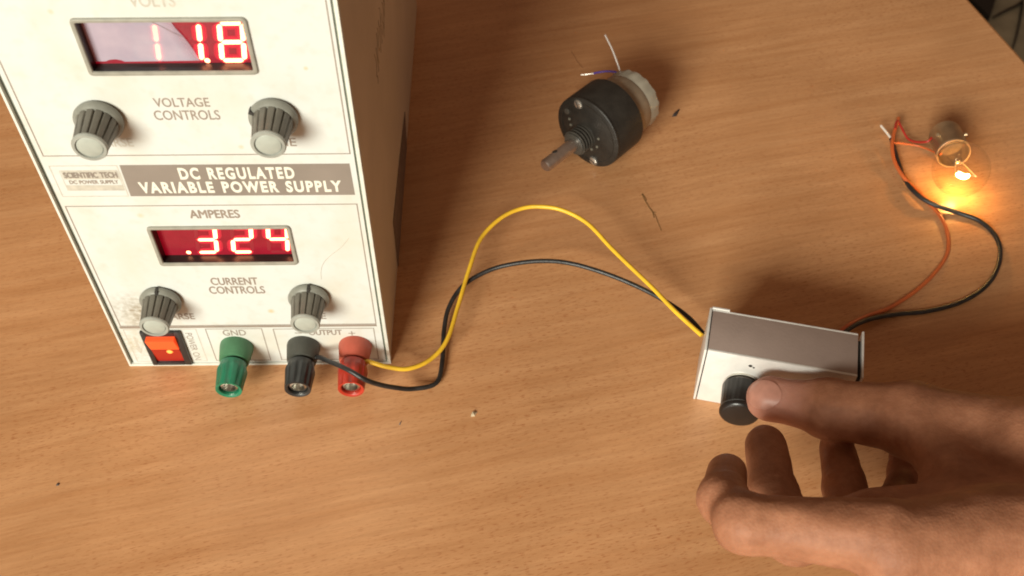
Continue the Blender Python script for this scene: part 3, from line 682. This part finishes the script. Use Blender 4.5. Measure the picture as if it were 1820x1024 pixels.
bl = bpy.data.lights.new('bulb_light', 'POINT'); bl.energy = .066; bl.color = (1.0, .50, .13); bl.shadow_soft_size = .0015
blo = bpy.data.objects.new('bulb_light', bl); COL.objects.link(blo); blo.location = (fc + Vector((0, -1.2, -.9))) * MM; blo.parent = None
# leads soldered to the base
mb = MB(); mb.tube([(349.5, 118.5, 9.5), (347.4, 117.1, 8.5), (344.6, 120.6, 5), (342.2, 124.7, 3), (340.9, 128.5, 3.5), (340.2, 132, 4), (339.4, 135.8, 4.4), (338.2, 134.6, 4.6), (336.8, 130.5, 4.2)], .55, n=8); o = obj('bulb_lead', mb, M['wire_red'], bulb); o['label'] = 'red lead wire'
mb = MB(); mb.tube([(352, 109, 8), (350.1, 112.0, 6.4), (349.0, 117.0, 3.8), (345.5, 120.9, 2.3), (339.1, 122.2, 2.5), (334.4, 122.1, 3.2)], .5, n=8); o = obj('bulb_lead', mb, M['wire_orange'], bulb); o['label'] = 'orange lead wire'

# ------------------------------------------------------------------ control box
FL = Vector((223.0, -19.1, 0)); bu = Vector((.9735, -.2287, 0)); bw = Vector((.2287, .9735, 0)); BH = 32.2; BL = 55.0; BD = 20.0
bm_ = Matrix((bu, bw, Vector((0, 0, 1)))).transposed().to_4x4(); bm_.translation = FL
box = thing('control_box', FL + bu * 27 + bw * 10, 'small folded aluminium box with one black knob on its bright front', 'control box')
t = 1.0
mb = MB(); mb.box((1.3, 0, .1), (BL, t, BH), bev=.25, fr=bm_); o = obj('front_plate', mb, M['alu'], box)
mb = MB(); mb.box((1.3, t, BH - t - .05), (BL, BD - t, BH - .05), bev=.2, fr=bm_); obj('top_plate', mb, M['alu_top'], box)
mb = MB(); mb.box((1.3, BD - t, .1), (BL, BD, BH - .15), bev=.25, fr=bm_); obj('back_plate', mb, M['alu'], box)
mb = MB(); mb.box((1.3, t, .1), (BL, BD - t, t), fr=bm_); obj('bottom_plate', mb, M['alu'], box)
mb = MB(); mb.box((0, -.2, .1), (.9, BD + .3, BH + .2), bev=.25, fr=bm_); mb.box((.9, BD + .1, .1), (7.5, BD + .9, BH + .25), bev=.2, fr=bm_); o = obj('end_plate', mb, M['alu'], box); o['label'] = 'left end plate with a folded lip'
mb = MB(); mb.box((BL + 1.5, .2, .1), (BL + 2.3, BD + 1.6, BH - .4), bev=.2, fr=bm_); o = obj('end_plate', mb, M['alu'], box); o['label'] = 'right end plate standing off the box'
mb = MB(); mb.box((BL - .6, 1.2, 1.2), (BL + 1.45, BD - 1.2, BH - 3.0), fr=bm_); obj('inner_liner', mb, M['dark'], box)
KS, KZ = 16.4, 15.9
kf = frame(FL + bu * KS + Vector((0, 0, KZ)), -bw)
bk = bpy.data.objects.new('box_knob', None); bk.empty_display_size = .005; COL.objects.link(bk); bk.parent = box; bk.location = (FL + bu * KS + Vector((0, 0, KZ))) * MM - wloc(box)
mb = MB(); mb.lathe([(.02, 6.4), (.9, 6.4), (1.0, 5.6), (2.6, 5.4)], kf, 40); obj('knob_washer', mb, M['metal'], bk)
def krad(a, i): return 1 - (.012 * max(0, math.cos(a * 24)) if 2 <= i <= 3 else 0)
mb = MB(); mb.lathe([(2.0, 6.6), (2.4, 7.15), (2.7, 7.2), (12.4, 7.05), (12.7, 7.0)], kf, 144, rad=krad); obj('knob_body', mb, M['knob_black'], bk, smooth=60)
mb = MB(); mb.lathe([(12.5, 7.2), (13.0, 7.35), (14.0, 7.3), (14.75, 6.7), (14.95, 5.9), (14.95, .4)], kf, 64); obj('knob_cap', mb, M['knob_black'], bk)
mb = MB(); mb.box((-.35, 5.2, 14.6), (.35, 7.4, 15.02), fr=kf @ Matrix.Rotation(R(205), 4, 'Z')); obj('knob_notch', mb, M['dark'], bk)
mb = MB(); mb.lathe([(.01, .75), (.06, .7)], frame(FL + bu * 17.6 + Vector((0, 0, 27.3)) , -bw), 14); mb.lathe([(.01, .45), (.06, .4)], frame(FL + bu * 18.9 + Vector((0, 0, 26.6)), -bw), 10); obj('punch_mark', mb, M['dark'], box)

# ------------------------------------------------------------------ wires
def wire(name, pts, r, m, label, group=None, n=10):
    rw = random.Random(len(label)); pts = [p if k < 3 or k > len(pts) - 4 else (p[0] + rw.uniform(-.3, .3), p[1] + rw.uniform(-.3, .3), p[2]) for k, p in enumerate(pts)]
    mb = MB(); mb.tube(pts, r, n=n, sub=6); return tag(obj(name, mb, m, None), label, 'wire', group)
wire('yellow_wire', [(90.0, -8.9, 12.2), (93.5, -8.6, 12.2), (97.0, -8.5, 12.0), (104.5, -9.6, 10.0), (111.9, -9.0, 8.0), (120.4, -4.0, 6.5), (126.8, 5.2, 7.0), (131.1, 21.6, 8.0), (134.8, 39.5, 10.0), (140.1, 54.5, 12.5), (148.6, 64.2, 15.0), (158.3, 69.1, 16.0), (167.5, 69.5, 16.5), (176.3, 66.7, 16.5), (185.6, 59.5, 16.0), (194.3, 46.8, 15.0), (202.8, 35.4, 14.5), (210.1, 25.5, 14.0), (217.9, 13.4, 14.0), (227.0, 1.2, 14.0)], .92, M['yellow'], 'yellow wire arching from the red terminal to the aluminium box')
wire('black_wire', [(71.5, -8.7, 12.4), (75, -7.6, 12.5), (77.6, -7.0, 13.2), (81.9, -10.8, 16.2), (87.2, -15.5, 19.2), (92.3, -19.0, 20.2), (97.5, -20.9, 18.0), (102.2, -20.0, 13.0), (107.0, -18.0, 8.0), (114.1, -15.8, 3.5), (122.6, -11.7, 2.0), (125.0, -0.8, 2.0), (124.8, 12.9, 2.5), (126.7, 24.8, 3.6), (133.1, 34.4, 6.2), (143.7, 40.0, 9.0), (155.4, 41.4, 12.0), (167.1, 41.3, 13.5), (178.7, 39.3, 13.5), (192.4, 34.0, 13.0), (205.7, 26.8, 12.0), (216.4, 19.3, 11.6), (223.4, 11.6, 12.0), (228.0, 3.2, 12.6)], .95, M['wire_black'], 'black wire running from the black terminal to the aluminium box')
wire('orange_wire', [(281, 3.8, 8.0), (287.7, 10.4, 7.0), (298.4, 18.5, 3.0), (309.5, 24.1, 1.0), (322.2, 32.4, 1.0), (333.2, 42.5, 1.0), (341.7, 54.2, 1.0), (345.0, 65.8, 1.0), (345.0, 76.0, 1.0), (341.8, 84.8, 1.0), (337.7, 92.7, 1.0), (333.6, 99.6, 2.4), (332.4, 109.7, 2.6), (333.0, 119.6, 3.4), (335.9, 128.4, 3.4), (339.1, 135.2, 4.0), (340.5, 138.6, 4.0)], .85, M['wire_orange'], 'orange wire curving from behind the box to the bulb')
bw2 = wire('black_wire', [(283, 4.2, 8.0), (290.4, 11.0, 6.0), (300.5, 17.3, 3.0), (313.5, 21.0, 1.1), (325.5, 22.6, 1.1), (341.0, 27.5, 1.1), (354.3, 36.5, 1.1), (363.1, 49.0, 1.1), (366.0, 62.1, 1.1), (362.3, 72.3, 1.1), (353.9, 78.2, 1.1), (341.9, 82.4, 2.9), (336.2, 90.0, 2.6), (334.6, 100.9, 1.2), (334.4, 111.0, 1.2), (334.2, 119.6, 2.0), (334.0, 125.2, 3.0)], 1.0, M['wire_black'], 'black wire twisted round the orange one and looping wide beside the bulb')
mb = MB(); mb.tube([(334.1, 124.6, 3.0), (332.8, 128.2, 3.5), (331.1, 132.1, 4.0), (330.7, 133.2, 4.1)], .55, n=8); obj('bare_tip', mb, M['tinned'], bw2)

# ------------------------------------------------------------------ crumbs
def crumb(name, pts, m, label, cat):
    bm = bmesh.new(); vs_ = [bm.verts.new(p) for p in pts]; bmesh.ops.convex_hull(bm, input=vs_); bm.verts.index_update()
    mb = MB(); mb.add([v.co.copy() for v in bm.verts], [[v.index for v in f.verts] for f in bm.faces]); bm.free()
    return tag(obj(name, mb, m, None, smooth=0), label, cat)
crumb('flake', [(232.3, 145.4, .01), (234.6, 145.6, .01), (235.0, 147.6, .8), (237.0, 150.9, .02), (236.0, 150.2, .5), (233.2, 146.8, .9)], M['flake'], 'dark pointed flake on the table right of the motor', 'flake')
crumb('crumb', [(136.4, -26.4, .01), (138.0, -26.2, .01), (139.0, -24.2, .02), (137.2, -24.6, 1.0), (137.6, -25.8, 1.1), (136.6, -25.6, .5)], M['crumb'], 'tiny tan crumb on the bare table below the wires', 'crumb')
crumb('crumb', [(108.9, -29.8, .01), (109.5, -29.8, .01), (110.0, -27.8, .02), (109.6, -28.6, .5), (109.2, -29.0, .4)], M['smear'], 'thin brown splinter on the table below the red terminal', 'splinter')
crumb('crumb', [(-15.6, -54.6, .01), (-14.5, -54.5, .01), (-14.2, -53.6, .02), (-15.2, -53.6, .4), (-15, -54.2, .5)], M['flake'], 'tiny dark speck alone near the lower left of the table', 'speck')

# ------------------------------------------------------------------ hand (one continuous skin from a smooth distance field)
def build_hand():
    A = lambda *p: np.array(p, float)
    # joints in mm
    th = [A(246.2, -36.4, 25.2), A(265.0, -44.0, 30.0), A(289.0, -54.0, 38.5), A(322, -72, 50)]
    ix = [A(221.0, -78.0, 45), A(216.5, -92.0, 54), A(220.0, -104.5, 62), A(257.5, -112.5, 69)]
    mi = [A(240.0, -57.5, 28), A(238.0, -79.0, 34), A(240.0, -98.0, 41), A(262.0, -100.0, 52)]
    ri = [A(269.0, -50.5, 16), A(266.5, -70.0, 21), A(263.0, -88.0, 27), A(274.0, -93.0, 37)]
    pk = [A(296.0, -46.0, 10), A(293.0, -60.0, 12), A(284.0, -76.0, 18), A(288.0, -86.0, 25)]
    wr = A(350, -100, 52); fo = A(470, -150, 74); fo2 = A(620, -215, 100)
    def cone(P, a, b, ra, rb):
        d = b - a; l2 = d @ d; t = np.clip(((P - a) @ d) / l2, 0, 1)
        return np.linalg.norm(P - a - t[..., None] * d, axis=-1) - (ra + (rb - ra) * t)
    def sph(P, c, r): return np.linalg.norm(P - c, axis=-1) - r
    def smin(a, b, k):
        h = np.clip(.5 + .5 * (b - a) / k, 0, 1); return b + (a - b) * h - k * h * (1 - h)
    def finger(P, J, rr):
        d = cone(P, J[0], J[1], rr[0], rr[1])
        d = smin(d, cone(P, J[1], J[2], rr[1] * .97, rr[2] * .96), 2.2); d = smin(d, cone(P, J[2], J[3], rr[2] * .97, rr[3]), 3)
        d = smin(d, sph(P, J[1], rr[1] * 1.03), 2); d = smin(d, sph(P, J[2], rr[2] * 1.06), 3)
        return d
    def field(P):
        palm = cone(P, ix[3] + A(3, -3, -2), wr + A(-8, -3, 7), 13, 17)
        palm = smin(palm, cone(P, mi[3], wr + A(-6, 4, 2), 10.5, 15), 8)
        palm = smin(palm, cone(P, ri[3], wr + A(-4, 7, -6), 10, 14.5), 8)
        palm = smin(palm, cone(P, pk[3], wr + A(-2, 9, -12), 9, 13.5), 8)
        palm = smin(palm, cone(P, A(318, -80, 52), wr + A(0, 4, 2), 15, 20), 10)
        palm = smin(palm, cone(P, wr, fo, 21.5, 27), 12); palm = smin(palm, cone(P, fo, fo2, 27, 34), 10)
        thumb = cone(P, th[0], th[1], 7.5, 10.4)
        thumb = smin(thumb, sph(P, th[0] + A(-1.0, .5, -.5), 7.9), 3)
        thumb = smin(thumb, cone(P, th[1], th[2], 10.2, 12.2), 3); thumb = smin(thumb, sph(P, th[1], 10.9), 2.5)
        thumb = smin(thumb, cone(P, th[2], th[3], 12.0, 14.5), 4); thumb = smin(thumb, sph(P, th[2], 12.6), 3)
        thumb = smin(thumb, cone(P, th[3], wr + A(-4, 4, 4), 14.5, 17), 6)
        d = smin(palm, thumb, 9)
        web = cone(P, A(289, -61, 41), A(293, -90, 53), 7.5, 9.5)
        d = smin(d, web, 8)
        for J, rr in ((ix, (6.6, 7.6, 8.4, 11)), (mi, (7.2, 7.9, 8.6, 10)), (ri, (6.3, 7.2, 8.0, 9.5)), (pk, (5.4, 6.2, 6.8, 8.6))):
            d = smin(d, finger(P, J, rr), 2.6)
        # creases at the joints: shallow grooves square to the finger
        for J, rr in ((ix, (6.8, 7.8, 8.8, 10.2)), (mi, (7.2, 7.9, 8.6, 10)), (ri, (6.3, 7.2, 8, 9.5)), (th, (7.5, 10.4, 12, 14))):
            for q, offs in ((1, (-4.2, -2.3, -.4, 1.6, 3.6) if J is th else (-1.2, 1.3)), (2, (-2.0, .4, 2.6))):
                ax_ = J[q - 1] - J[q + 1]; ax_ = ax_ / np.linalg.norm(ax_)
                if J is th and q == 2: continue
                dist = np.linalg.norm(P - J[q], axis=-1); s = (P - J[q]) @ ax_
                for o_ in offs: d = d + .5 * np.exp(-((s - o_) / .55) ** 2) * np.exp(-np.maximum(0, dist - rr[q]) ** 2 / 8.) * (dist < rr[q] * 1.6)
        # uneven flesh: low lumps and long tendon folds along the hand
        x, y, z = P[..., 0], P[..., 1], P[..., 2]
        d = d + .16 * np.sin(x * .31 + y * .17) * np.sin(y * .37 - z * .29 + 1.3) + .10 * np.sin((z * .62 + y * .55) + .05 * x + 1.2 * np.sin(x * .11))
        d = d + .05 * np.sin((z * 1.5 - y * 1.1) + .22 * x + 2 * np.sin(x * .17 + y * .2))
        return d
    lo = np.array([203., -152., .4]); hi = np.array([420., -22., 112.]); h = .95
    def nets(lo, hi, h):
        n = np.ceil((hi - lo) / h).astype(int) + 1
        gx, gy, gz = [lo[i] + h * np.arange(n[i]) for i in range(3)]
        F = np.empty(n, np.float32)
        YZ = np.stack(np.meshgrid(gy, gz, indexing='ij'), -1)
        for i0 in range(0, n[0], 24):
            xs = gx[i0:i0 + 24]; P = np.empty((len(xs),) + YZ.shape[:2] + (3,)); P[..., 0] = xs[:, None, None]; P[..., 1:] = YZ[None]
            F[i0:i0 + 24] = field(P)
        F[0] = F[-1] = 1; F[:, 0] = F[:, -1] = 1; F[:, :, 0] = F[:, :, -1] = 1
        S = F < 0; c = [slice(None, -1), slice(1, None)]
        cnt = np.zeros(np.array(n) - 1, np.int8)
        for a in (0, 1):
            for b in (0, 1):
                for g in (0, 1): cnt += S[c[a], c[b], c[g]]
        act = (cnt > 0) & (cnt < 8); idx = -np.ones(act.shape, np.int64); ii = np.argwhere(act); idx[act] = np.arange(len(ii))
        acc = np.zeros((len(ii), 3)); num = np.zeros(len(ii))
        corners = [(a, b, g) for a in (0, 1) for b in (0, 1) for g in (0, 1)]
        for p in corners:
            for axn in range(3):
                if p[axn]: continue
                q = list(p); q[axn] = 1
                fp = F[ii[:, 0] + p[0], ii[:, 1] + p[1], ii[:, 2] + p[2]]; fq = F[ii[:, 0] + q[0], ii[:, 1] + q[1], ii[:, 2] + q[2]]
                m = (fp < 0) != (fq < 0); t = np.where(m, fp / np.where(m, fp - fq, 1), 0)
                pos = np.array(p, float)[None].repeat(len(ii), 0); pos[:, axn] = t
                acc[m] += pos[m]; num[m] += 1
        V = lo + h * (ii + acc / num[:, None])
        faces = []
        for axn in range(3):
            o1, o2 = [(1, 2), (2, 0), (0, 1)][axn]
            sl0 = [slice(None)] * 3; sl1 = [slice(None)] * 3; sl0[axn] = slice(None, -1); sl1[axn] = slice(1, None)
            ch = S[tuple(sl0)] != S[tuple(sl1)]; e = np.argwhere(ch)
            e = e[(e[:, o1] > 0) & (e[:, o2] > 0)]
            def cell(d1, d2):
                k = e.copy(); k[:, o1] -= d1; k[:, o2] -= d2; return idx[k[:, 0], k[:, 1], k[:, 2]]
            q = np.stack([cell(1, 1), cell(0, 1), cell(0, 0), cell(1, 0)], 1)
            flip = S[tuple(sl0)][e[:, 0], e[:, 1], e[:, 2]] if False else S[e[:, 0], e[:, 1], e[:, 2]]
            q[~flip] = q[~flip][:, ::-1]; faces.append(q)
        return V, np.concatenate(faces)
    V, Fc = nets(lo, hi, h)
    # relax a little to remove grid stepping
    for it in range(3):
        s = np.zeros_like(V); n_ = np.zeros(len(V))
        for a, b in ((0, 1), (1, 2), (2, 3), (3, 0)):
            np.add.at(s, Fc[:, a], V[Fc[:, b]]); np.add.at(n_, Fc[:, a], 1); np.add.at(s, Fc[:, b], V[Fc[:, a]]); np.add.at(n_, Fc[:, b], 1)
        V = V * .45 + .55 * s / n_[:, None]
    return V, Fc, th, field
HV, HF, TH, hfield = build_hand()
hand = thing('person', (300, -80, 0), 'bare left hand reaching in from the right with its thumb against the black box knob', 'hand')
mb = MB(); mb.v = [tuple(p) for p in HV]; mb.f = [tuple(q) for q in HF.tolist()]; mb.mi = [0] * len(mb.f)
hskin = obj('hand', mb, M['skin'], hand, smooth=180)
reorigin(hskin, (0, 0, 0))
# thumbnail: a thin curved shell on the back of the thumb tip
tdir = Vector(TH[0] - TH[1]).normalized(); up = Vector((-.10, -.42, .9)); up = (up - tdir * up.dot(tdir)).normalized(); sd = tdir.cross(up)
nc = Vector(TH[0]) + tdir * 1.5
mb = MB(); nu, nv = 15, 13; top = []
for i in range(nu):
    for j in range(nv):
        u = -1 + 2 * i / (nu - 1); v = -1 + 2 * j / (nv - 1)
        wv = 5.3 * (1 - .12 * max(0, -u) ** 2); rad_ = (1 - max(0, (abs(u) - .15) / .85) ** 2.6 * (.55 if u < 0 else .38))
        d0 = nc + tdir * (u * 6.0 - .6 * abs(v) ** 2.4 * (1 if u > 0 else -1)) + sd * (v * wv * rad_)
        # drop on to the skin
        p = d0 + up * 14
        for _ in range(40):
            f = float(hfield(np.array(p)[None])[0]); p = p - up * max(f, .02) * .8
            if f < .05: break
        top.append(p + up * .28)
mb.add(top, [(i * nv + j, i * nv + j + 1, (i + 1) * nv + j + 1, (i + 1) * nv + j) for i in range(nu - 1) for j in range(nv - 1)])
mb.add([p - up * .9 for p in top], [(i * nv + j, (i + 1) * nv + j, (i + 1) * nv + j + 1, i * nv + j + 1) for i in range(nu - 1) for j in range(nv - 1)])
N0 = nu * nv
loop = [(i, 0) for i in range(nu)] + [(nu - 1, j) for j in range(1, nv)] + [(i, nv - 1) for i in range(nu - 2, -1, -1)] + [(0, j) for j in range(nv - 2, 0, -1)]
L_ = [i * nv + j for i, j in loop]
for a, b in zip(L_, L_[1:] + L_[:1]): mb.f.append((a, b, b + N0, a + N0)); mb.mi.append(0)
obj('thumbnail', mb, M['nail'], hand)
